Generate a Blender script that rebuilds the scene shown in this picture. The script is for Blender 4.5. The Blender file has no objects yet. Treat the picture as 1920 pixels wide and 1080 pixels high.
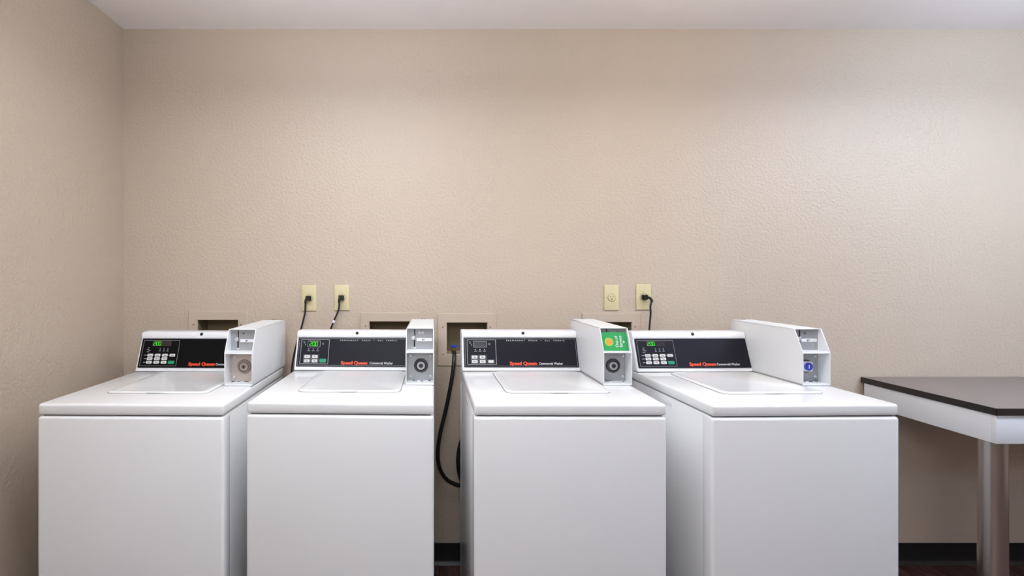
import bpy, bmesh, math, random
from mathutils import Vector, Matrix

random.seed(7)
scene = bpy.context.scene
C = scene.collection
R = math.radians

# ------------------------------------------------------------------ camera
F_PX = 944.0                 # focal length in pixels of a 1920 px wide frame
VPX, VPY = 790.0, 514.0      # vanishing point of the depth lines
CAM_Y, CAM_Z = -2.586, 1.488
cam_d = bpy.data.cameras.new('camera')
cam = bpy.data.objects.new('camera', cam_d)
C.objects.link(cam)
cam_d.sensor_width = 36.0
cam_d.lens = F_PX / 1920.0 * 36.0
cam_d.shift_x = (960 - VPX) / 1920.0
cam_d.shift_y = -(540 - VPY) / 1920.0
cam_d.clip_start = 0.05
cam.location = (0, CAM_Y, CAM_Z)
cam.rotation_euler = (R(90), 0, 0)
scene.camera = cam

# ------------------------------------------------------------------ world, exposure
w = bpy.data.worlds.new('world')
scene.world = w
w.use_nodes = True
w.node_tree.nodes['Background'].inputs[0].default_value = (0.8, 0.87, 1.0, 1)
w.node_tree.nodes['Background'].inputs[1].default_value = 0.3
scene.view_settings.view_transform = 'Standard'
scene.view_settings.look = 'None'
scene.view_settings.gamma = 1.0
scene.view_settings.use_curve_mapping = False
scene.view_settings.exposure = 0.02

# unseen light fixtures, fitted to the tones of walls and washers: x, y, size x, size y, strength, colour
LIGHTS = [
    (-0.30, -1.34, 1.20, 0.26, 18.0, (0.88, 0.94, 1.0)),
    (2.90, -1.24, 1.20, 0.26, 28.5, (0.68, 0.82, 1.0)),
    (1.30, -1.12, 0.80, 0.26, 9.5, (1.0, 0.93, 0.82)),  # added warm fill, no lamp known here
    (-0.30, -4.10, 1.20, 0.40, 22.5, (0.88, 0.95, 1.0)),  # added behind the camera to light the washer fronts
    (2.60, -3.50, 1.20, 0.40, 7.0, (0.52, 0.66, 1.0)),
]
CEIL = 2.746
LEFT_X, RIGHT_X, REAR_Y = -1.529, 4.3, -5.4


def P(px, py, y):
    """point of the place seen at photo pixel (px, py) that lies at depth y"""
    s = F_PX / (y - CAM_Y)
    return Vector(((px - VPX) / s, y, CAM_Z - (py - VPY) / s))


# ------------------------------------------------------------------ materials
def lin(c):
    return tuple(((v / 255) / 12.92 if v / 255 <= 0.04045 else ((v / 255 + 0.055) / 1.055) ** 2.4) for v in c) + (1,)


def mat(name, rgb, rough=0.5, metal=0.0, spec=0.5, coat=0.0, emit=None, estr=0.0, noise=None, bump=None):
    """noise=(scale, amount) varies the colour; bump=(scale, strength, distance) gives fine relief"""
    m = bpy.data.materials.new(name)
    m.use_nodes = True
    nt = m.node_tree
    b = nt.nodes['Principled BSDF']
    b.inputs['Base Color'].default_value = lin(rgb)
    b.inputs['Roughness'].default_value = rough
    b.inputs['Metallic'].default_value = metal
    b.inputs['Specular IOR Level'].default_value = spec
    b.inputs['Coat Weight'].default_value = coat
    b.inputs['Coat Roughness'].default_value = 0.08
    if emit:
        b.inputs['Emission Color'].default_value = lin(emit)
        b.inputs['Emission Strength'].default_value = estr
    tc = nt.nodes.new('ShaderNodeTexCoord')
    sc, am = noise or (6.0, 0.03)
    n = nt.nodes.new('ShaderNodeTexNoise')
    n.inputs['Scale'].default_value = sc
    n.inputs['Detail'].default_value = 3
    nt.links.new(tc.outputs['Object'], n.inputs['Vector'])
    mx = nt.nodes.new('ShaderNodeMix')
    mx.data_type = 'RGBA'
    a = lin(rgb)
    mx.inputs['A'].default_value = tuple(v * (1 - am) for v in a[:3]) + (1,)
    mx.inputs['B'].default_value = tuple(min(1, v * (1 + am)) for v in a[:3]) + (1,)
    nt.links.new(n.outputs['Fac'], mx.inputs['Factor'])
    nt.links.new(mx.outputs['Result'], b.inputs['Base Color'])
    if bump:
        bn = nt.nodes.new('ShaderNodeTexNoise')
        bn.inputs['Scale'].default_value = bump[0]
        bn.inputs['Detail'].default_value = 2.5
        bn.inputs['Roughness'].default_value = 0.55
        nt.links.new(tc.outputs['Object'], bn.inputs['Vector'])
        bp = nt.nodes.new('ShaderNodeBump')
        bp.inputs['Strength'].default_value = bump[1]
        bp.inputs['Distance'].default_value = bump[2]
        nt.links.new(bn.outputs['Fac'], bp.inputs['Height'])
        nt.links.new(bp.outputs['Normal'], b.inputs['Normal'])
    return m


def wood_mat():
    m = mat('plank_vinyl', (62, 38, 36), 0.4)
    nt = m.node_tree
    b = nt.nodes['Principled BSDF']
    tc = nt.nodes.new('ShaderNodeTexCoord')
    mp = nt.nodes.new('ShaderNodeMapping')
    mp.inputs['Scale'].default_value = (40, 2.2, 10)
    oi = nt.nodes.new('ShaderNodeObjectInfo')
    ad = nt.nodes.new('ShaderNodeVectorMath')
    ad.operation = 'ADD'
    n = nt.nodes.new('ShaderNodeTexNoise')
    n.inputs['Scale'].default_value = 1.0
    n.inputs['Detail'].default_value = 5
    cr = nt.nodes.new('ShaderNodeValToRGB')
    cr.color_ramp.elements[0].color = lin((34, 20, 20))
    cr.color_ramp.elements[0].position = 0.32
    cr.color_ramp.elements[1].color = lin((104, 72, 66))
    cr.color_ramp.elements[1].position = 0.7
    mu = nt.nodes.new('ShaderNodeVectorMath')
    mu.operation = 'SCALE'
    mu.inputs['Scale'].default_value = 37.0
    nt.links.new(oi.outputs['Location'], mu.inputs[0])
    nt.links.new(tc.outputs['Object'], mp.inputs['Vector'])
    nt.links.new(mp.outputs['Vector'], ad.inputs[0])
    nt.links.new(mu.outputs['Vector'], ad.inputs[1])
    nt.links.new(ad.outputs['Vector'], n.inputs['Vector'])
    nt.links.new(n.outputs['Fac'], cr.inputs['Fac'])
    nt.links.new(cr.outputs['Color'], b.inputs['Base Color'])
    return m


M = {
    'wall': mat('beige_wall_paint', (190, 174, 157), 0.42, spec=0.45, noise=(1.5, 0.015), bump=(75, 0.6, 0.006)),
    'frame_paint': mat('smooth_beige_paint', (190, 174, 157), 0.45, spec=0.4, noise=(8, 0.02)),
    'ceiling': mat('white_ceiling_paint', (250, 245, 246), 0.8, spec=0.2, bump=(90, 0.12, 0.003)),
    'base': mat('black_cove_base', (14, 14, 17), 0.4),
    'plank': wood_mat(),
    'subfloor': mat('dark_subfloor', (30, 22, 22), 0.8),
    'enamel': mat('white_enamel', (236, 236, 237), 0.22, spec=0.5, coat=0.35, noise=(2, 0.01)),
    'hood': mat('white_hood_paint', (228, 228, 231), 0.42, spec=0.4, noise=(3, 0.01)),
    'meter': mat('white_meter_paint', (228, 229, 231), 0.38, spec=0.45, noise=(5, 0.02)),
    'seam': mat('dark_gasket', (60, 60, 62), 0.7),
    'panel': mat('panel_film_sheen', (31, 30, 38), 0.34, spec=0.14),  # same black film with a bluish reflection put into its colour
    'panel_black': mat('black_panel_film', (14, 14, 15), 0.3, spec=0.1),
    'print_white': mat('white_print', (214, 214, 216), 0.5),
    'print_grey': mat('grey_print', (150, 150, 156), 0.5),
    'print_orange': mat('orange_red_print', (224, 76, 38), 0.45),
    'button': mat('pale_grey_button', (208, 206, 204), 0.5),
    'button_green': mat('green_button', (16, 140, 100), 0.4),
    'button_mark': mat('dark_button_print', (70, 68, 70), 0.6),
    'window_brown': mat('brown_display_window', (44, 34, 34), 0.2),
    'window_green': mat('dark_green_display_window', (24, 34, 20), 0.2),
    'window_grey': mat('grey_display_window', (66, 66, 68), 0.25),
    'digit': mat('green_led', (40, 150, 30), 0.4, emit=(50, 250, 30), estr=0.75),
    'plate': mat('grey_zinc_plate', (170, 172, 176), 0.42, metal=0.55, noise=(40, 0.08)),
    'plate_beige': mat('zinc_plate_beige_sheen', (196, 184, 176), 0.45, metal=0.25, noise=(40, 0.05)),  # zinc with the beige it reflects painted into the colour
    'steel': mat('bright_steel', (214, 215, 217), 0.3, metal=0.55),
    'lid_seam': mat('grey_lid_gap', (128, 128, 130), 0.7),
    'ring_dark': mat('dark_lock_ring', (84, 84, 88), 0.35, metal=0.7),
    'ring_beige': mat('worn_lock_ring', (150, 132, 124), 0.45, metal=0.3),
    'blue_lock': mat('blue_lock_face', (60, 78, 190), 0.35),
    'black': mat('black_plastic', (16, 15, 16), 0.45),
    'sticker': mat('white_sticker', (238, 238, 242), 0.6),
    'card_green': mat('green_card', (38, 150, 78), 0.4, noise=(30, 0.06)),
    'card_yellow': mat('yellow_green_print', (140, 196, 70), 0.45),
    'card_orange': mat('orange_print', (228, 140, 60), 0.45),
    'ivory': mat('ivory_outlet_plastic', (208, 196, 156), 0.4, noise=(20, 0.02)),
    'ivory_dark': mat('dark_ivory_gap', (120, 108, 78), 0.6),
    'box_inside': mat('shaded_box_plastic', (122, 108, 82), 0.6),  # tan plastic darkened to olive, shade of the recess in the colour
    'cord': mat('black_cord_rubber', (18, 16, 16), 0.42),
    'hose': mat('black_hose_rubber', (16, 15, 15), 0.36),
    'valve_blue': mat('blue_valve_handle', (34, 62, 170), 0.4),
    'brass': mat('brass_valve', (170, 140, 90), 0.35, metal=0.8),
    'table_top': mat('grey_brown_laminate', (124, 113, 109), 0.38, spec=0.5, noise=(25, 0.06)),
    'table_edge': mat('dark_edge_band', (36, 31, 30), 0.4),
    'apron': mat('white_laminate', (226, 227, 230), 0.4, noise=(4, 0.01)),
    'leg': mat('brushed_steel_leg', (196, 186, 178), 0.27, metal=0.95),
    'fixture': mat('white_fixture_frame', (235, 235, 235), 0.5),
}


# ------------------------------------------------------------------ mesh helpers
class MB:
    """collects shapes into one mesh; each shape has its material slot"""

    def __init__(self):
        self.bm = bmesh.new()
        self.mats = []

    def slot(self, m):
        if m not in self.mats:
            self.mats.append(m)
        return self.mats.index(m)

    def _merge(self, tmp, m, smooth=False, mtx=None):
        i = self.slot(m)
        if mtx is not None:
            bmesh.ops.transform(tmp, matrix=mtx, verts=tmp.verts)
        bmesh.ops.recalc_face_normals(tmp, faces=tmp.faces)
        for f in tmp.faces:
            f.material_index = i
            f.smooth = smooth
        me = bpy.data.meshes.new('tmp')
        tmp.to_mesh(me)
        tmp.free()
        self.bm.from_mesh(me)
        bpy.data.meshes.remove(me)
        return self

    def box(self, x0, x1, y0, y1, z0, z1, m, bev=0.0, seg=2, mtx=None):
        t = bmesh.new()
        bmesh.ops.create_cube(t, size=1)
        for v in t.verts:
            v.co = ((x0 + x1) / 2 + v.co.x * (x1 - x0), (y0 + y1) / 2 + v.co.y * (y1 - y0), (z0 + z1) / 2 + v.co.z * (z1 - z0))
        if bev > 0:
            bmesh.ops.bevel(t, geom=t.edges[:], offset=bev, segments=seg, profile=0.5, affect='EDGES')
        return self._merge(t, m, bev > 0, mtx)

    def prism(self, pts, a0, a1, m, axis='X', bev=0.0, seg=2, smooth=False, mtx=None):
        """extrudes a 2D outline: axis X uses (y, z), axis Z uses (x, y), axis Y uses (x, z)"""
        t = bmesh.new()
        mk = {'X': lambda p, a: (a, p[0], p[1]), 'Z': lambda p, a: (p[0], p[1], a), 'Y': lambda p, a: (p[0], a, p[1])}[axis]
        va = [t.verts.new(mk(p, a0)) for p in pts]
        vb = [t.verts.new(mk(p, a1)) for p in pts]
        t.faces.new(va)
        t.faces.new(vb[::-1])
        for i in range(len(pts)):
            j = (i + 1) % len(pts)
            t.faces.new((va[i], vb[i], vb[j], va[j]))
        bmesh.ops.recalc_face_normals(t, faces=t.faces)
        if bev > 0:
            bmesh.ops.bevel(t, geom=t.edges[:], offset=bev, segments=seg, profile=0.5, affect='EDGES')
        return self._merge(t, m, smooth or bev > 0, mtx)

    def lathe(self, prof, m, seg=28, mtx=None, smooth=True):
        """profile of (radius, z) about the z axis, capped"""
        t = bmesh.new()
        rings = []
        for r, z in prof:
            rings.append([t.verts.new((r * math.cos(2 * math.pi * k / seg), r * math.sin(2 * math.pi * k / seg), z)) for k in range(seg)])
        for a, b in zip(rings, rings[1:]):
            for k in range(seg):
                t.faces.new((a[k], a[(k + 1) % seg], b[(k + 1) % seg], b[k]))
        t.faces.new(rings[0][::-1])
        t.faces.new(rings[-1])
        return self._merge(t, m, smooth, mtx)

    def tube(self, pts, rad, m, seg=12, sub=8, smooth=True):
        pts = [Vector(p) for p in pts]
        q = [pts[0]] + pts + [pts[-1]]
        path = []
        for i in range(1, len(q) - 2):
            for k in range(sub):
                u = k / sub
                p0, p1, p2, p3 = q[i - 1], q[i], q[i + 1], q[i + 2]
                path.append(0.5 * ((2 * p1) + (p2 - p0) * u + (2 * p0 - 5 * p1 + 4 * p2 - p3) * u * u + (3 * p1 - p0 - 3 * p2 + p3) * u ** 3))
        path.append(pts[-1])
        t = bmesh.new()
        rings = []
        ref = Vector((0, 1, 0))
        for i, p in enumerate(path):
            d = (path[min(i + 1, len(path) - 1)] - path[max(i - 1, 0)]).normalized()
            a = ref - d * ref.dot(d)
            if a.length < 1e-4:
                a = Vector((1, 0, 0))
            a.normalize()
            ref = a
            b = d.cross(a)
            rings.append([t.verts.new(p + rad * (a * math.cos(2 * math.pi * k / seg) + b * math.sin(2 * math.pi * k / seg))) for k in range(seg)])
        for a, b in zip(rings, rings[1:]):
            for k in range(seg):
                t.faces.new((a[k], a[(k + 1) % seg], b[(k + 1) % seg], b[k]))
        t.faces.new(rings[0][::-1])
        t.faces.new(rings[-1])
        return self._merge(t, m, smooth)

    def text(self, s, size, x, y, z, m, align='LEFT', bold=0.0, shear=0.0, space=1.0, width=None, rot=0.0, depth=0.0003):
        cu = bpy.data.curves.new('t', 'FONT')
        cu.body = s
        cu.size = size
        cu.align_x = align
        cu.align_y = 'CENTER'
        cu.offset = bold
        cu.shear = shear
        cu.space_character = space
        cu.extrude = depth / 2
        cu.resolution_u = 3
        o = bpy.data.objects.new('t', cu)
        C.objects.link(o)
        dg = bpy.context.evaluated_depsgraph_get()
        dg.update()
        me = bpy.data.meshes.new_from_object(o.evaluated_get(dg))
        bpy.data.objects.remove(o)
        bpy.data.curves.remove(cu)
        xs = [v.co.x for v in me.vertices]
        if width:
            k = width / (max(xs) - min(xs))
            x_min = min(xs)
            for v in me.vertices:
                v.co.x = (v.co.x - x_min) * k if align == 'LEFT' else v.co.x * k
        t = bmesh.new()
        t.from_mesh(me)
        bpy.data.meshes.remove(me)
        mtx = Matrix.Translation((x, y, z)) @ Matrix.Rotation(rot, 4, 'Z')
        return self._merge(t, m, False, mtx)

    def build(self, name, parent=None, loc=None, rot=None, auto=True):
        me = bpy.data.meshes.new(name)
        self.bm.to_mesh(me)
        self.bm.free()
        for m in self.mats:
            me.materials.append(M[m])
        if auto:
            me.set_sharp_from_angle(angle=R(38))
        o = bpy.data.objects.new(name, me)
        C.objects.link(o)
        if parent:
            o.parent = parent
        if loc:
            o.location = loc
        if rot:
            o.rotation_euler = rot
        return o


def tag(o, label=None, cat=None, group=None, kind=None):
    if label:
        o['label'] = label
    if cat:
        o['category'] = cat
    if group:
        o['group'] = group
    if kind:
        o['kind'] = kind
    return o


def empty(name, loc, rz=0.0):
    o = bpy.data.objects.new(name, None)
    o.empty_display_size = 0.1
    C.objects.link(o)
    o.location = loc
    o.rotation_euler = (0, 0, rz)
    return o


def rrect(x0, x1, y0, y1, r, n=5):
    pts = []
    for cx, cy, a in ((x1 - r, y1 - r, 0), (x0 + r, y1 - r, 90), (x0 + r, y0 + r, 180), (x1 - r, y0 + r, 270)):
        for k in range(n + 1):
            t = R(a + 90 * k / n)
            pts.append((cx + r * math.cos(t), cy + r * math.sin(t)))
    return pts


# faces of a disc built about z that should look towards the camera (-y)
FACE = Matrix.Rotation(R(90), 4, 'X')

# ------------------------------------------------------------------ the setting
BOX_W, BOX_H = 0.206, 0.162            # opening of a recessed supply box
BOXES = [P(409, 600, 0), P(730.5, 603, 0), P(875.5, 605, 0), P(1146, 604, 0)]


def wall_with_holes():
    t = MB()
    i = t.slot('wall')
    xs = [LEFT_X - 0.1, RIGHT_X + 0.1]
    for b in BOXES:
        xs += [b.x - BOX_W / 2, b.x + BOX_W / 2]
    xs = sorted(xs)
    bm = t.bm

    def quad(x0, x1, z0, z1):
        if z1 - z0 < 1e-5:
            return
        f = bm.faces.new([bm.verts.new(p) for p in ((x0, 0, z0), (x1, 0, z0), (x1, 0, z1), (x0, 0, z1))])
        f.material_index = i
    for a, b in zip(xs, xs[1:]):
        hole = [c for c in BOXES if abs((a + b) / 2 - c.x) < BOX_W / 2]
        if hole:
            zt = hole[0].z
            quad(a, b, 0, zt - BOX_H)
            quad(a, b, zt, CEIL)
        else:
            quad(a, b, 0, CEIL)
    return t.build('wall_back', auto=False)


tag(wall_with_holes(), 'textured beige wall behind the washers', kind='structure')
tag(MB().box(LEFT_X - 0.1, LEFT_X, REAR_Y, 0.0, 0, CEIL, 'wall').build('wall_left'), 'beige side wall left of the first washer', kind='structure')
tag(MB().box(RIGHT_X, RIGHT_X + 0.1, REAR_Y, 0.0, 0, CEIL, 'wall').build('wall_right'), 'beige side wall out of view on the right', kind='structure')
tag(MB().box(LEFT_X - 0.1, RIGHT_X + 0.1, REAR_Y - 0.1, REAR_Y, 0, CEIL, 'wall').build('wall_front'), 'beige wall behind the camera', kind='structure')
tag(MB().box(LEFT_X - 0.1, RIGHT_X + 0.1, REAR_Y - 0.1, 0.2, CEIL, CEIL + 0.1, 'ceiling').build('ceiling'), 'smooth white ceiling above the beige wall', kind='structure')

floor = tag(MB().box(LEFT_X - 0.1, RIGHT_X + 0.1, REAR_Y - 0.1, 0.02, -0.1, -0.006, 'subfloor').build('floor'), 'dark reddish brown plank floor', kind='structure')
PW, PL = 0.18, 1.22
plank0 = MB().box(-PW / 2 + 0.0012, PW / 2 - 0.0012, -PL / 2 + 0.0012, PL / 2 - 0.0012, -0.006, 0.0, 'plank', bev=0.0012, seg=1).build('plank', floor)
first = True
nx = int((RIGHT_X - LEFT_X) / PW)
for i in range(nx):
    for j in range(3):
        if first:
            o, first = plank0, False
        else:
            o = plank0.copy()
            C.objects.link(o)
            o.parent = floor
        o.location = (LEFT_X + PW * (i + 0.5), -PL / 2 - 0.012 - j * PL - (i % 3) * 0.004, 0)

cove = [(0, 0), (-0.016, 0), (-0.014, 0.004), (-0.006, 0.012), (-0.0035, 0.022), (-0.0035, 0.106), (0, 0.108)]
tag(MB().prism(cove, LEFT_X, RIGHT_X, 'base').build('baseboard_back'), 'black rubber cove base along the back wall', kind='structure')
cove_l = [(LEFT_X - p[0], p[1]) for p in cove]
tag(MB().prism(cove_l, REAR_Y, 0, 'base', axis='Y').build('baseboard_left'), 'black rubber cove base along the left wall', kind='structure')


# ------------------------------------------------------------------ ceiling lights
def ceiling_light(x, y, sx, sy, strength, col, label):
    t = empty('hanging_light', (x, y, CEIL))
    tag(t, label, 'hanging light')
    drop = 0.33  # hung low, glowing on top too, so the ceiling gets brighter
    for a in (-1, 1):
        MB().box(a * sx / 2 - 0.012, a * sx / 2 + 0.012, -sy / 2 - 0.006, sy / 2 + 0.006, -drop - 0.006, -drop + 0.090, 'fixture', 0.003).build('end_cap', t)
        MB().lathe([(0.030, 0.0), (0.030, -0.010), (0.006, -0.014), (0.006, -drop + 0.090)], 'fixture', 16).build('hanger', t, (a * (sx / 2 - 0.004), 0, 0))
    m = bpy.data.materials.new('lit_diffuser')
    m.use_nodes = True
    nt = m.node_tree
    nt.nodes.clear()
    e = nt.nodes.new('ShaderNodeEmission')
    e.inputs[0].default_value = col + (1,)
    e.inputs[1].default_value = strength
    out = nt.nodes.new('ShaderNodeOutputMaterial')
    nt.links.new(e.outputs[0], out.inputs[0])
    M['lit' + label] = m
    MB().box(-sx / 2 + 0.012, sx / 2 - 0.012, -sy / 2, sy / 2, -drop, -drop + 0.084, 'lit' + label).build('diffuser', t)


for args, lab in zip(LIGHTS, ('hanging white light in front of the washers', 'hanging cool white light in front of the table',
                              'small unseen warm light added above the third washer',
                              'unseen white light added behind the camera', 'hanging bluish light behind the camera, toward the right wall')):
    ceiling_light(*args, lab)

# ------------------------------------------------------------------ washers
W, TOP = 0.651, 1.041                 # width, height of the work surface
HX0, HX1 = -W / 2 + 0.002, 0.2105     # control hood
HY = 0.572                            # front foot of the hood
SL = 0.368                            # lean of the control panel
SEG = {'0': 'abcdef', '2': 'abged'}


def digits(mb, s, x, y, h, z):
    """seven segment figures"""
    wd, th = h * 0.50, h * 0.105
    for ch in s:
        if ch == '.':
            mb.box(x - th * 0.9, x + th * 0.1, y - th / 2, y + th / 2, z, z + 0.0004, 'digit')
            continue
        seg = {'a': (0, wd, h), 'g': (0, wd, h / 2), 'd': (0, wd, 0)}
        for k in SEG[ch]:
            if k in seg:
                x0, x1, yy = seg[k]
                mb.box(x + x0 + th * 0.3, x + x1 - th * 0.3, y + yy - th / 2, y + yy + th / 2, z, z + 0.0004, 'digit')
            else:
                xx = {'b': wd, 'c': wd, 'e': 0, 'f': 0}[k]
                y0 = h / 2 if k in 'bf' else 0
                mb.box(x + xx - th / 2, x + xx + th / 2, y + y0 + th * 0.3, y + y0 + h / 2 - th * 0.3, z, z + 0.0004, 'digit')
        x += wd + th * 2.1


def outline(mb, u0, u1, v0, v1, th, m, z):
    mb.box(u0, u1, -v0 - th / 2, -v0 + th / 2, z, z + 0.0003, m)
    mb.box(u0, u1, -v1 - th / 2, -v1 + th / 2, z, z + 0.0003, m)
    mb.box(u0 - th / 2, u0 + th / 2, -v1, -v0, z, z + 0.0003, m)
    mb.box(u1 - th / 2, u1 + th / 2, -v1, -v0, z, z + 0.0003, m)


def button(pan, u, v, bw, bh, m, ink='button_mark'):
    b = MB()
    b.prism(rrect(-bw / 2, bw / 2, -bh / 2, bh / 2, bh * 0.22, 3), 0, 0.0012, m, axis='Z')
    if ink:
        b.box(-bw * 0.3, bw * 0.02, bh * 0.06, bh * 0.2, 0.0012, 0.0014, ink)
        b.box(-bw * 0.16, bw * 0.3, -bh * 0.2, -bh * 0.06, 0.0012, 0.0014, ink)
    return b.build('button', pan, (u, -v, 0.0016))


def control_panel(t, kind, lit, film):
    """local x runs along the panel, local y up its slope; v counts down from the top edge"""
    PWD, PHT = 0.520, 0.136
    a = math.atan(SL)
    z_top = 0.1455
    off = 0.0022
    pan = MB().prism(rrect(0, PWD, -PHT, 0, 0.003, 3), -0.002, 0.0015, film, axis='Z').build(
        'control_panel', t, (HX0 + 0.009, HY + SL * z_top - off * math.cos(a), TOP + z_top + off * math.sin(a)), (R(90) - a, 0, 0))
    z = 0.0015
    marks = MB()
    if kind == 'A':
        outline(marks, 0.009, 0.178, 0.009, 0.128, 0.0011, 'print_grey', z)
        disp = MB().box(0.05, 0.140, -0.036, -0.0115, z, z + 0.0006, 'window_brown')
        digits(disp, '200', 0.057, -0.0325, 0.017, z + 0.0006)
        disp.build('display', pan)
        for k, (u, v) in enumerate(((0.036, 0.044), (0.033, 0.052), (0.040, 0.056), (0.034, 0.063))):
            marks.box(u - 0.004, u + 0.004 + 0.001 * k, -v - 0.0012, -v + 0.0012, z, z + 0.0003, 'print_grey')
        for u in (0.091, 0.109, 0.127):
            marks.box(u - 0.0025, u + 0.0025, -0.0475, -0.0455, z, z + 0.0003, 'print_grey')
            marks.box(u - 0.0012, u + 0.0012, -0.0540, -0.0495, z, z + 0.0003, 'print_grey')
            marks.box(u - 0.0042, u + 0.0042, -0.0600, -0.0570, z, z + 0.0003, 'print_grey')
        for r, v in enumerate((0.0785, 0.0945, 0.1115)):
            marks.box(0.022, 0.033, -v - 0.0018, -v + 0.0018, z, z + 0.0003, 'print_grey')
            for c in range(4 if r == 0 else 3):
                u = 0.050 + 0.0345 * c
                button(pan, u, v, 0.0255, 0.0125, 'button')
                marks.box(u - 0.0185, u - 0.015, -v - 0.0009, -v + 0.0009, z, z + 0.0003, 'print_grey')
        g = button(pan, 0.1535, 0.1115, 0.029, 0.0145, 'button_green', None)
        g['label'] = 'green start button'
        s_u, c_u = 0.236, 0.3625
    else:
        outline(marks, 0.006, PWD - 0.006, 0.005, PHT - 0.005, 0.0011, 'print_grey', z)
        outline(marks, 0.016, 0.147, 0.0105, 0.124, 0.0011, 'print_white', z)
        disp = MB().box(0.046, 0.105, -0.045, -0.0165, z, z + 0.0006, 'window_green' if lit else 'window_grey')
        outline(disp, 0.046, 0.105, 0.0165, 0.045, 0.0013, 'print_grey', z + 0.0005)
        if lit:
            digits(disp, '200', 0.056, -0.0405, 0.019, z + 0.0006)
        disp.build('display', pan)
        for u, v, w_, h_ in ((0.028, 0.020, 0.010, 0.0016), (0.030, 0.026, 0.006, 0.0030), (0.036, 0.034, 0.003, 0.006), (0.118, 0.030, 0.010, 0.0016), (0.118, 0.026, 0.007, 0.0012), (0.118, 0.034, 0.007, 0.0012)):
            marks.box(u - w_ / 2, u + w_ / 2, -v - h_ / 2, -v + h_ / 2, z, z + 0.0003, 'print_grey')
        for u in (0.053, 0.074, 0.095):
            marks.box(u - 0.0018, u + 0.0018, -0.0565, -0.053, z, z + 0.0003, 'print_white')
            marks.box(u - 0.006, u + 0.006, -0.0645, -0.0615, z, z + 0.0003, 'print_grey')
        for v in (0.0905, 0.1105):
            for u in (0.0485, 0.0845):
                outline(marks, u - 0.0165, u + 0.0165, v - 0.0088, v + 0.0088, 0.0008, 'print_grey', z)
                button(pan, u, v, 0.026, 0.0135, 'button')
        if lit:
            g = button(pan, 0.1225, 0.1095, 0.031, 0.018, 'button_green', None)
            g['label'] = 'green start button'
        else:
            button(pan, 0.122, 0.1105, 0.024, 0.012, 'button', None)
            outline(marks, 0.106, 0.138, 0.103, 0.118, 0.0008, 'print_grey', z)
        MB().text('PERMANENT  PRESS  \u2022  ALL  FABRIC', 0.0078, 0.197, -0.0135, z, 'print_white', space=1.6, width=0.268).build('cycle_text', pan)
        s_u, c_u = 0.208, 0.3405
    marks.build('printed_marks', pan)
    bt = MB()
    for k, (du, dv) in enumerate(((0, 0), (0.0007, 0), (-0.0007, 0), (0, 0.0005), (0, -0.0005))):
        bt.text('Speed Queen', 0.0208, s_u + du, -0.1195 + dv, z + 0.00003 * k, 'print_orange', bold=0.00035, width=0.122, depth=0.0005)
    bt.build('brand_text', pan)
    MB().text('Commercial Washer', 0.0150, c_u, -0.1200, z, 'print_white', bold=0.0002, shear=0.12, width=0.108).build('model_text', pan)


CX0, CX1 = 0.2115, W / 2 - 0.001      # coin box
CY0, CY1 = 0.282, 0.742
CH, CK, CS = 0.223, 0.134, 0.045      # height, knee height, setback of the top


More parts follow.
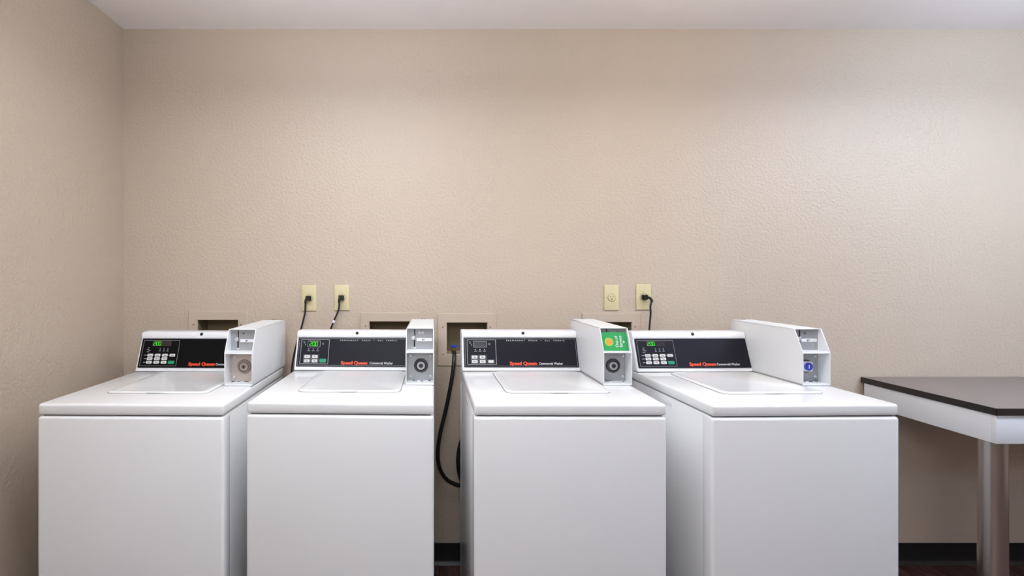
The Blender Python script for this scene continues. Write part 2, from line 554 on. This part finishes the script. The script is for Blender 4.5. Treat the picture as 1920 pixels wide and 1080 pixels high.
def coin_box(t, plate, ring, lock_kind, card):
    th = 0.0032
    prof = [(CY0, 0), (CY1, 0), (CY1, CH), (CY0 + CS, CH), (CY0, CK)]
    prof = [(y, TOP + 0.0012 + z) for y, z in prof]
    b = MB()
    b.prism(prof, CX0, CX0 + th, 'meter', bev=0.0009, seg=1)
    b.prism(prof, CX1 - th, CX1, 'meter', bev=0.0009, seg=1)
    zt = TOP + 0.0012
    b.box(CX0, CX1, CY0 + CS + 0.001, CY1, zt + CH - th, zt + CH, 'meter', 0.0009, 1)
    b.box(CX0, CX1, CY1 - th, CY1, zt, zt + CH, 'meter')
    b.box(CX0, CX1, CY0 + 0.0005, CY1, zt, zt + 0.007, 'meter', 0.0009, 1)
    b.prism([(CY0 + 0.0005, zt + CK - 0.006), (CY0 + 0.064, zt + CK - 0.006), (CY0 + 0.064, zt + CK), (CY0 + 0.0015, zt + CK)], CX0 + 0.001, CX1 - 0.001, 'meter', bev=0.0006, seg=1)
    b.box(CX0 + 0.02, CX1 - 0.03, CY1 - 0.055, CY1 - 0.03, zt + CH, zt + CH + 0.0022, 'meter', 0.0008, 1)
    o = b.build('coin_box', t)
    yp = CY0 + 0.060                  # plane of the recessed plates
    xc = (CX0 + CX1) / 2
    MB().box(CX0 + th, CX1 - th, yp, yp + 0.003, zt + CK, zt + CH - th, 'plate').build('coin_plate', o)
    MB().box(CX0 + th, CX1 - th, yp, yp + 0.003, zt + 0.007, zt + CK - 0.006, plate).build('lock_plate', o)
    # top cam screws
    for dx in (-0.004, 0.008):
        MB().lathe([(0.0035, 0), (0.0035, 0.002), (0.0022, 0.003)], 'ring_dark', 12).build('screw', o, (xc + dx, CY1 - 0.012, zt + CH))
    # coin slot, return lever, price label
    sx = CX0 + 0.034
    s = MB()
    s.box(sx - 0.0022, sx + 0.0022, yp - 0.0012, yp, zt + CK + 0.052, zt + CH - 0.006, 'black', 0.0004, 1)
    s.box(sx - 0.0040, sx + 0.0016, yp - 0.0012, yp, zt + CK + 0.010, zt + CK + 0.040, 'black', 0.0004, 1)
    s.box(sx - 0.0055, sx + 0.0050, yp - 0.0020, yp, zt + CK + 0.003, zt + CK + 0.010, 'steel', 0.0008, 1)
    s.build('coin_slot', o)
    lv = MB()
    lv.lathe([(0.0075, 0), (0.0075, 0.004), (0.0055, 0.0055)], 'steel', 16, Matrix.Translation((sx - 0.006, yp, zt + CK + 0.045)) @ FACE)
    lv.box(sx - 0.004, sx + 0.001, yp - 0.009, yp - 0.003, zt + CK + 0.041, zt + CK + 0.056, 'steel', 0.001, 1)
    lv.build('return_lever', o)
    if not card:
        lb = MB()
        lb.box(sx + 0.008, CX1 - 0.008, yp - 0.0009, yp, zt + CK + 0.034, zt + CK + 0.0465, 'sticker')
        lb.text('#1', 0.011, 0, 0, 0, 'black', align='CENTER', bold=0.0002)
        # lay the figures on the sticker
        n = lb.bm
        idx = lb.slot('black')
        vs = {v for f in n.faces if f.material_index == idx for v in f.verts}
        mt = Matrix.Translation((sx + 0.036, yp - 0.0011, zt + CK + 0.040)) @ FACE
        for v in vs:
            v.co = mt @ v.co
        lb.build('price_label', o)
    if ring == 'ring_dark' and lock_kind == 'round':
        for dx in (0.020, 0.033):
            MB().lathe([(0.0056, 0), (0.0056, 0.0008), (0.0044, 0.0014), (0.0036, 0.0006)], 'steel', 16).build('rivet', o, (sx + dx, yp, zt + CH - 0.020), (R(90), 0, 0))
    else:
        MB().lathe([(0.0036, 0), (0.0036, 0.0008), (0.0026, 0.0012)], 'ring_dark', 12).build('rivet', o, (sx + 0.022, yp, zt + CH - 0.020), (R(90), 0, 0))
    # lock
    lx, lz = xc + 0.003, zt + 0.068
    lk = MB()
    at = Matrix.Translation((lx, yp, lz)) @ FACE
    if lock_kind == 'round':
        lk.lathe([(0.0290, 0), (0.0290, 0.003), (0.0270, 0.006), (0.0215, 0.006), (0.0195, 0.003), (0.0165, 0.003)], ring, 32, at)
        lk.lathe([(0.0165, 0.0), (0.0165, 0.009), (0.0145, 0.0115), (0.0105, 0.0115), (0.0090, 0.0085)], 'steel' if ring == 'ring_dark' else 'plate_beige', 28, at)
        lk.lathe([(0.0085, 0.007), (0.0085, 0.0100), (0.006, 0.0108)], ring, 20, at)
        lk.lathe([(0.0042, 0.010), (0.0042, 0.0112)], 'black', 16, at)
        lk.box(-0.0018, 0.0018, -0.007, 0.0, 0.010, 0.0112, 'black', mtx=at)
    else:
        lk.lathe([(0.0270, 0), (0.0270, 0.0025), (0.0245, 0.0035)], 'ring_dark', 32, at)
        lk.prism(rrect(-0.020, 0.020, -0.020, 0.020, 0.007, 4), 0.003, 0.012, 'sticker', axis='Z', mtx=at)
        lk.lathe([(0.0165, 0.012), (0.0165, 0.017), (0.0145, 0.0185), (0.0125, 0.0165)], 'blue_lock', 28, at)
        lk.lathe([(0.0085, 0.016), (0.0085, 0.0185)], 'blue_lock', 20, at)
        lk.box(-0.0020, 0.0020, -0.007, 0.007, 0.0185, 0.0192, 'sticker', mtx=at)
    lk.build('lock', o)
    for bx in (CX0 + 0.018, CX1 - 0.014):
        for bz in (0.024, 0.108):
            MB().lathe([(0.0055, 0), (0.0055, 0.003), (0.004, 0.0042), (0.002, 0.003)], 'steel', 12).build('bolt', o, (bx, yp, zt + bz), (R(90), 0, 0))
    # torn residue of a seal along the foot of the recess
    rs = MB()
    rnd = random.Random(lx * 100 + len(plate) + (7 if card else 0))
    for k in range(9):
        x0 = CX0 + 0.008 + rnd.random() * 0.085
        y0 = CY0 + 0.035 + rnd.random() * 0.018
        rs.box(x0, x0 + 0.004 + rnd.random() * 0.009, y0, y0 + 0.006, zt + 0.007, zt + 0.0078 + rnd.random() * 0.002, 'ring_dark' if k % 3 else 'sticker')
    rs.build('seal_residue', o)['kind'] = 'stuff'
    return zt, yp


def washer(loc, rz, label, kind, lit, film, plate, ring, lock_kind, card=False):
    t = empty('washing_machine', loc, R(rz))
    tag(t, label, 'washer', 'coin-operated top-load washers in a row')
    # cabinet, front panel wrapping its corners
    cab = MB()
    cab.box(-W / 2 + 0.002, W / 2 - 0.002, 0.030, 0.700, 0.03, TOP - 0.043, 'enamel', 0.003)
    for s in (-1, 1):
        x = s * (W / 2 - 0.002)
        cab.box(min(x, x + s * 0.0012), max(x, x + s * 0.0012), 0.27, 0.40, TOP - 0.078, TOP - 0.064, 'enamel', 0.0005, 1)
        cab.box(min(x, x + s * 0.0010), max(x, x + s * 0.0010), 0.660, 0.690, 0.06, TOP - 0.07, 'enamel', 0.0004, 1)
    cab.build('cabinet', t)
    MB().box(-W / 2 - 0.001, W / 2 + 0.001, -0.002, 0.060, 0.045, TOP - 0.0435, 'enamel', 0.011, 4).build('front_panel', t)
    MB().box(-W / 2 + 0.012, W / 2 - 0.012, 0.012, 0.69, TOP - 0.046, TOP - 0.037, 'seam').build('seam', t)
    for fx in (-0.27, 0.27):
        for fy in (0.07, 0.64):
            MB().lathe([(0.022, 0), (0.022, 0.012), (0.009, 0.016), (0.009, 0.05)], 'black', 16).build('foot', t, (fx, fy, 0))
    # work surface with rounded rim
    MB().box(-W / 2, W / 2, 0.0, 0.705, TOP - 0.040, TOP, 'enamel', 0.0095, 4).build('top_panel', t)
    # lid
    MB().prism(rrect(-0.1935, 0.2000, 0.1505, 0.5525, 0.032, 6), TOP - 0.002, TOP + 0.0006, 'lid_seam', axis='Z').build('lid_gap', t)
    lid = MB()
    o2 = rrect(-0.1915, 0.1980, 0.1525, 0.5505, 0.030, 6)
    o1 = rrect(-0.1835, 0.1900, 0.1605, 0.5425, 0.024, 6)
    o0 = rrect(-0.1650, 0.1715, 0.1790, 0.5240, 0.016, 6)
    bm = lid.bm
    rings = []
    for pts, z in ((o2, 0.0004), (o2, 0.0035), (o1, 0.0070), (o0, 0.0046)):
        rings.append([bm.verts.new((p[0], p[1], TOP + z)) for p in pts])
    si = lid.slot('enamel')
    for a, b in zip(rings, rings[1:]):
        for k in range(len(a)):
            f = bm.faces.new((a[k], a[(k + 1) % len(a)], b[(k + 1) % len(a)], b[k]))
            f.smooth = True
    bm.faces.new(rings[-1])
    bm.faces.new(rings[0][::-1])
    bmesh.ops.recalc_face_normals(bm, faces=bm.faces)
    lid.prism([(-0.038, 0.160), (-0.026, 0.1475), (0.032, 0.1475), (0.044, 0.160)], TOP + 0.0030, TOP + 0.0058, 'enamel', axis='Z', bev=0.0008, seg=1)
    lid.build('lid', t)
    # control hood with a bull-nosed brow
    pr = [(0, 0.0006), (0.0, 0.006), (SL * 0.0165, 0.0165), (SL * 0.146, 0.1465), (SL * 0.150 - 0.003, 0.1495), (SL * 0.150 - 0.0025, 0.158),
          (SL * 0.150 - 0.0005, 0.1660), (SL * 0.150 + 0.0030, 0.1720), (SL * 0.150 + 0.009, 0.1760), (SL * 0.150 + 0.020, 0.1775),
          (0.125, 0.1775), (0.132, 0.1735), (0.135, 0.166), (0.135, 0.0006)]
    hood = MB()
    hood.prism([(HY + a, TOP + b) for a, b in pr], HX0, HX1, 'hood')
    ho = hood.build('control_hood', t)
    bv = ho.modifiers.new('edge', 'BEVEL')
    bv.width = 0.0035
    bv.segments = 2
    bv.limit_method = 'ANGLE'
    bv.angle_limit = R(50)
    MB().lathe([(0.0074, -0.003), (0.0074, 0.0016), (0.0050, 0.0034)], 'black', 16).build('screw', ho, ((HX0 + HX1) / 2 + 0.018, HY + SL * 0.150 + 0.0002, TOP + 0.1675), (R(65), 0, 0))
    MB().box(HX0 + 0.002, HX1 - 0.001, HY - 0.0012, HY + 0.05, TOP - 0.001, TOP + 0.0012, 'seam').build('hood_gasket', t)
    MB().box(CX0 + 0.001, CX1 - 0.0015, CY0 + 0.002, 0.70, TOP - 0.001, TOP + 0.0014, 'seam').build('meter_gasket', t)
    control_panel(t, kind, lit, film)
    coin_box(t, plate, ring, lock_kind, card)
    return t


FY = CAM_Y + F_PX / 542
w1 = washer(((244 - VPX) / 542, FY, -0.003), -1.1, 'white coin-operated washer closest to the left wall, with a grid of small buttons',
            'A', True, 'panel_black', 'plate_beige', 'ring_beige', 'round')
w2 = washer(((636.5 - VPX) / 542, FY, 0.002), -1.8, 'white coin-operated washer second from the left, lit green display inside a double outlined panel',
            'B', True, 'panel', 'plate', 'ring_dark', 'round')
w3 = washer(((1069.5 - VPX) / 553, CAM_Y + F_PX / 553, 0.006), -0.4, 'white coin-operated washer with a dark unlit display and a green card in its coin box',
            'B', False, 'panel', 'plate', 'ring_dark', 'round', True)
w4 = washer(((1511.5 - VPX) / 548, CAM_Y + F_PX / 548, 0.0), 1.2, 'white coin-operated washer beside the table, with a blue lock in its coin box',
            'A', True, 'panel', 'plate', 'ring_dark', 'blue')

# ------------------------------------------------------------------ green card in the third coin box
card = empty('out_of_service_card', (0, 0, 0))
mw = Matrix.Translation(w3.location) @ Matrix.Rotation(w3.rotation_euler.z, 4, 'Z')
zb = TOP + 0.0012 + CK + 0.0005
lean = math.atan2(0.030, 0.074)
cw, chh = CX1 - CX0 - 0.009, 0.076
base = mw @ Vector(((CX0 + CX1) / 2, CY0 + 0.020, zb))
card.location = base
card.rotation_euler = (R(90) - lean, 0, w3.rotation_euler.z)
tag(card, 'green printed card leaning inside the coin box of the unlit washer', 'card')
MB().prism(rrect(-cw / 2, cw / 2, 0.0, chh, 0.003, 3), -0.001, 0.0, 'card_green', axis='Z').build('card_sheet', card)
em = MB()
em.lathe([(0.0175, 0), (0.0175, 0.0003)], 'card_yellow', 24, Matrix.Translation((-0.022, 0.036, 0)))
for k in range(8):
    em.box(-0.0025, 0.0025, 0.003, 0.0135, 0.0003, 0.0006, 'card_orange', mtx=Matrix.Translation((-0.022, 0.036, 0)) @ Matrix.Rotation(R(22 + 45 * k), 4, 'Z'))
em.build('emblem', card)
tx = MB()
tx.text('Out of', 0.0165, 0.0085, 0.014, 0.0001, 'print_white', bold=0.0003, rot=R(90))
tx.text('Service', 0.0165, 0.0245, 0.014, 0.0001, 'print_white', bold=0.0003, rot=R(90))
tx.build('card_text', card)
tm = MB()
tm.prism([(0.036, 0.030), (0.041, 0.036), (0.036, 0.042), (0.032, 0.036)], 0, 0.0003, 'print_white', axis='Z')
tm.build('card_mark', card)


# ------------------------------------------------------------------ recessed supply boxes
def supply_box(c, label, valves):
    t = empty('washer_supply_box', (c.x, 0, c.z - BOX_H))
    tag(t, label, 'supply box', 'recessed washer supply boxes in the back wall')
    x0, x1, d = -BOX_W / 2, BOX_W / 2, 0.115
    sh = MB()
    e = 0.0005
    sh.box(x0 - 0.004, x0 + e, 0.0, d, -0.004, BOX_H + 0.004, 'box_inside')
    sh.box(x1 - e, x1 + 0.004, 0.0, d, -0.004, BOX_H + 0.004, 'box_inside')
    sh.box(x0, x1, 0.0, d, BOX_H - e, BOX_H + 0.004, 'box_inside')
    sh.box(x0, x1, 0.0, d, -0.004, e, 'wall')  # lighter wall colour stands for light falling on the box floor
    sh.box(x0 - 0.004, x1 + 0.004, d, d + 0.004, -0.004, BOX_H + 0.004, 'box_inside')
    sh.build('shell', t)
    fr = MB()
    mx, mt, mb_ = 0.049, 0.047, 0.060
    def loop(o_, y):
        return [fr.bm.verts.new(p) for p in ((x0 - mx * o_[0], y, -mb_ * o_[1]), (x1 + mx * o_[0], y, -mb_ * o_[1]), (x1 + mx * o_[0], y, BOX_H + mt * o_[1]), (x0 - mx * o_[0], y, BOX_H + mt * o_[1]))]
    fr.slot('frame_paint')
    lp = [loop((1, 1), 0.0), loop((1, 1), -0.0035), loop((0.93, 0.94), -0.0075), loop((0.06, 0.05), -0.0075), loop((0, 0), -0.0045), loop((0, 0), 0.002)]
    for p_, q_ in zip(lp, lp[1:]):
        for k in range(4):
            fr.bm.faces.new((p_[k], p_[(k + 1) % 4], q_[(k + 1) % 4], q_[k]))
    bmesh.ops.recalc_face_normals(fr.bm, faces=fr.bm.faces)
    fr.build('frame', t)
    for sx in (x0 - 0.020, x1 + 0.016):
        for sz in (0.0, BOX_H - 0.022):
            MB().lathe([(0.0045, 0), (0.0045, 0.0015), (0.003, 0.0025)], 'ring_beige', 12).build('screw', t, (sx, -0.007, sz), (R(90), 0, 0))
    if valves:
        for wx in valves:
            x = wx - c.x
            MB().lathe([(0.011, 0), (0.011, 0.012), (0.014, 0.012), (0.014, 0.030), (0.009, 0.032)], 'brass', 18).build('valve', t, (x, 0.022, 0.0))
            h = MB()
            h.lathe([(0.0075, 0), (0.0075, 0.010), (0.006, 0.013)], 'valve_blue', 16)
            for s in (-1, 1):
                h.prism([(s * 0.004, -0.006), (s * 0.013, -0.001), (s * 0.0175, 0.007), (s * 0.014, 0.013), (s * 0.004, 0.006)], -0.005, 0.005, 'valve_blue', axis='Y', bev=0.0012, seg=1)
            h.build('valve_handle', t, (x, 0.012, 0.034))


supply_box(BOXES[0], 'recessed supply box behind the washer nearest the left wall', ())
supply_box(BOXES[1], 'recessed supply box left of the gap, half hidden behind a coin box', ())
V3 = (P(851, 640, 0.012).x, P(867, 640, 0.012).x)
supply_box(BOXES[2], 'recessed supply box with blue valve handles above the gap between washers', V3)
supply_box(BOXES[3], 'recessed supply box behind the green card, under the empty outlet', ())


# ------------------------------------------------------------------ outlets
def outlet(px, py, label):
    c = P(px, py, 0)
    t = empty('wall_outlet', (c.x, 0, c.z))
    tag(t, label, 'outlet', 'ivory single outlets above the washers')
    hw, hh = 0.038, 0.066
    MB().box(-hw, hw, -0.0065, 0, -hh, hh, 'ivory', 0.0028, 3).build('cover_plate', t)
    MB().lathe([(0.0205, 0), (0.0205, 0.0008)], 'ivory_dark', 28).build('socket_gap', t, (0, -0.0064, 0), (R(90), 0, 0))
    s = MB()
    s.lathe([(0.0188, 0), (0.0188, 0.0022), (0.0178, 0.0030)], 'ivory', 28)
    s.box(-0.0078, -0.0054, 0.000, 0.0090, 0.0030, 0.0032, 'black')
    s.box(0.0054, 0.0074, 0.001, 0.0084, 0.0030, 0.0032, 'black')
    s.lathe([(0.0030, 0.0030), (0.0030, 0.0032)], 'black', 12, Matrix.Translation((0, -0.0075, 0)))
    s.build('socket', t, (0, -0.0064, 0), (R(90), 0, 0))
    for dz in (0.030, -0.030):
        MB().lathe([(0.0030, 0), (0.0030, 0.0008), (0.002, 0.0014)], 'ivory', 12).build('screw', t, (0, -0.0064, dz), (R(90), 0, 0))
    return c


O1 = outlet(580, 559, 'leftmost ivory outlet, its black cord running down to the left')
O2 = outlet(641, 558, 'ivory outlet above the second washer, cord with a white tag')
O3 = outlet(1146, 558, 'empty ivory outlet with nothing plugged in')
O4 = outlet(1206, 557, 'rightmost ivory outlet, black cord curling out on its right')


def power_cord(c, pts, label, exit_dx, tagpos=None):
    t = empty('power_cord', (c.x, -0.010, c.z))
    tag(t, label, 'power cord', 'black power cords plugged in above the washers')
    p = MB()
    p.prism(rrect(-0.0135, 0.0135, -0.0125, 0.0130, 0.005, 3), 0.0004, 0.016, 'black', axis='Z', mtx=FACE)
    p.prism(rrect(-0.0105, 0.0105, -0.0105, 0.0110, 0.005, 3), 0.016, 0.026, 'black', axis='Z', mtx=FACE)
    p.tube([(exit_dx * 0.2, -0.017, 0.0), (exit_dx * 0.75, -0.020, -0.003), (exit_dx * 1.05, -0.022, -0.012), (exit_dx * 1.15, -0.0225, -0.024)], 0.0066, 'black', 10, 6)
    p.build('plug', t)
    off = Vector((c.x, -0.010, c.z))
    cp = [Vector((exit_dx * 1.13, -0.0222, -0.018))] + [q - off for q in pts]
    MB().tube(cp, 0.0046, 'cord', 10, 7).build('cord', t)
    if tagpos is not None:
        q, d = tagpos
        q = q - off
        m_ = Matrix.Translation(q) @ Vector((0, 0, 1)).rotation_difference(d).to_matrix().to_4x4()
        MB().lathe([(0.0062, -0.007), (0.0062, 0.007)], 'sticker', 14, m_).build('tag', t)


power_cord(O1, [P(572, 585, -0.032), P(568, 603, -0.036), P(563, 622, -0.040), P(556, 645, -0.045), P(550, 672, -0.052), P(547, 700, -0.055), P(547, 760, -0.055), P(552, 850, -0.05)],
           'black power cord hanging between the first two washers', -0.011)
pt = [P(635, 580, -0.032), P(626, 602, -0.036), P(618, 622, -0.040), P(608, 650, -0.045), P(600, 690, -0.05), P(600, 800, -0.05)]
power_cord(O2, pt, 'black power cord with a white tag behind the second washer', -0.008, (P(625.6, 603, -0.0362), (pt[0] - pt[2]).normalized()))
power_cord(O4, [P(1219.5, 574, -0.034), P(1220, 588, -0.034), P(1218.5, 605, -0.036), P(1217.5, 622, -0.04), P(1217, 660, -0.045), P(1216, 800, -0.045)],
           'black power cord dropping behind the washer with the blue lock', 0.026)

# ------------------------------------------------------------------ hoses
tag(MB().tube([(V3[0], 0.022, BOXES[2].z - BOX_H + 0.012), (V3[0], -0.020, BOXES[2].z - BOX_H + 0.004), P(850, 690, -0.055), P(845, 722, -0.062), P(836, 768, -0.066), P(826, 810, -0.066), P(821, 845, -0.066), P(823, 872, -0.066),
                 P(833, 894, -0.064), P(849, 906, -0.062), P(868, 910, -0.06), P(892, 900, -0.06), P(910, 870, -0.06)], 0.0098, 'hose', 14, 8).build('fill_hose'),
    'black fill hose hanging in a long loop between the middle washers', 'hose', 'black fill hoses at the open supply box')
tag(MB().tube([(V3[1], 0.022, BOXES[2].z - BOX_H + 0.012), (V3[1] + 0.006, -0.020, BOXES[2].z - BOX_H + 0.004), P(882, 700, -0.07), P(888, 760, -0.085), P(876, 800, -0.10), P(864, 830, -0.105), P(859, 862, -0.105), P(863, 895, -0.105),
                 P(882, 940, -0.10), P(905, 962, -0.10)], 0.0098, 'hose', 14, 8).build('fill_hose'),
    'black fill hose mostly hidden behind the unlit washer', 'hose', 'black fill hoses at the open supply box')

# ------------------------------------------------------------------ table
TX0, TX1 = 2.252, 3.95
TYF, TYB = -0.615, -0.006
TZ = CAM_Z - 0.526
tb = empty('counter_table', ((TX0 + TX1) / 2, (TYF + TYB) / 2, 0))
tag(tb, 'dark topped white table on steel legs standing against the wall', 'table')
o0 = Vector(tb.location)


def tbox(x0, x1, y0, y1, z0, z1, m, bev):
    return MB().box(x0 - o0.x, x1 - o0.x, y0 - o0.y, y1 - o0.y, z0, z1, m, bev)


top = tbox(TX0 + 0.001, TX1 - 0.001, TYF + 0.001, TYB, TZ - 0.028, TZ, 'table_top', 0.001).build('table_top', tb)
ed = tbox(TX0, TX0 + 0.0016, TYF, TYB, TZ - 0.0285, TZ - 0.0006, 'table_edge', 0.0)
ed.box(TX0 - o0.x, TX1 - o0.x, TYF - o0.y, TYF + 0.0016 - o0.y, TZ - 0.0285, TZ - 0.0006, 'table_edge')
ed.build('edge_band', top)
AZ0, AZ1 = TZ - 0.141, TZ - 0.0285
tbox(TX0 + 0.006, TX0 + 0.024, TYF + 0.024, TYB - 0.012, AZ0, AZ1, 'apron', 0.0008).build('side_apron', tb)
tbox(TX1 - 0.024, TX1 - 0.006, TYF + 0.024, TYB - 0.012, AZ0, AZ1, 'apron', 0.0008).build('side_apron', tb)
tbox(TX0 + 0.006, TX1 - 0.006, TYF + 0.006, TYF + 0.024, AZ0, AZ1, 'apron', 0.0008).build('front_apron', tb)
for lx in (2.322, TX1 - 0.07):
    for ly in (TYF + 0.075, TYB - 0.16):
        if lx < 3 and ly > -0.4:
            continue
        MB().lathe([(0.048, 0), (0.048, 0.006), (0.044, 0.010), (0.0435, AZ1)], 'leg', 36).build('leg', tb, (lx - o0.x, ly - o0.y, 0))
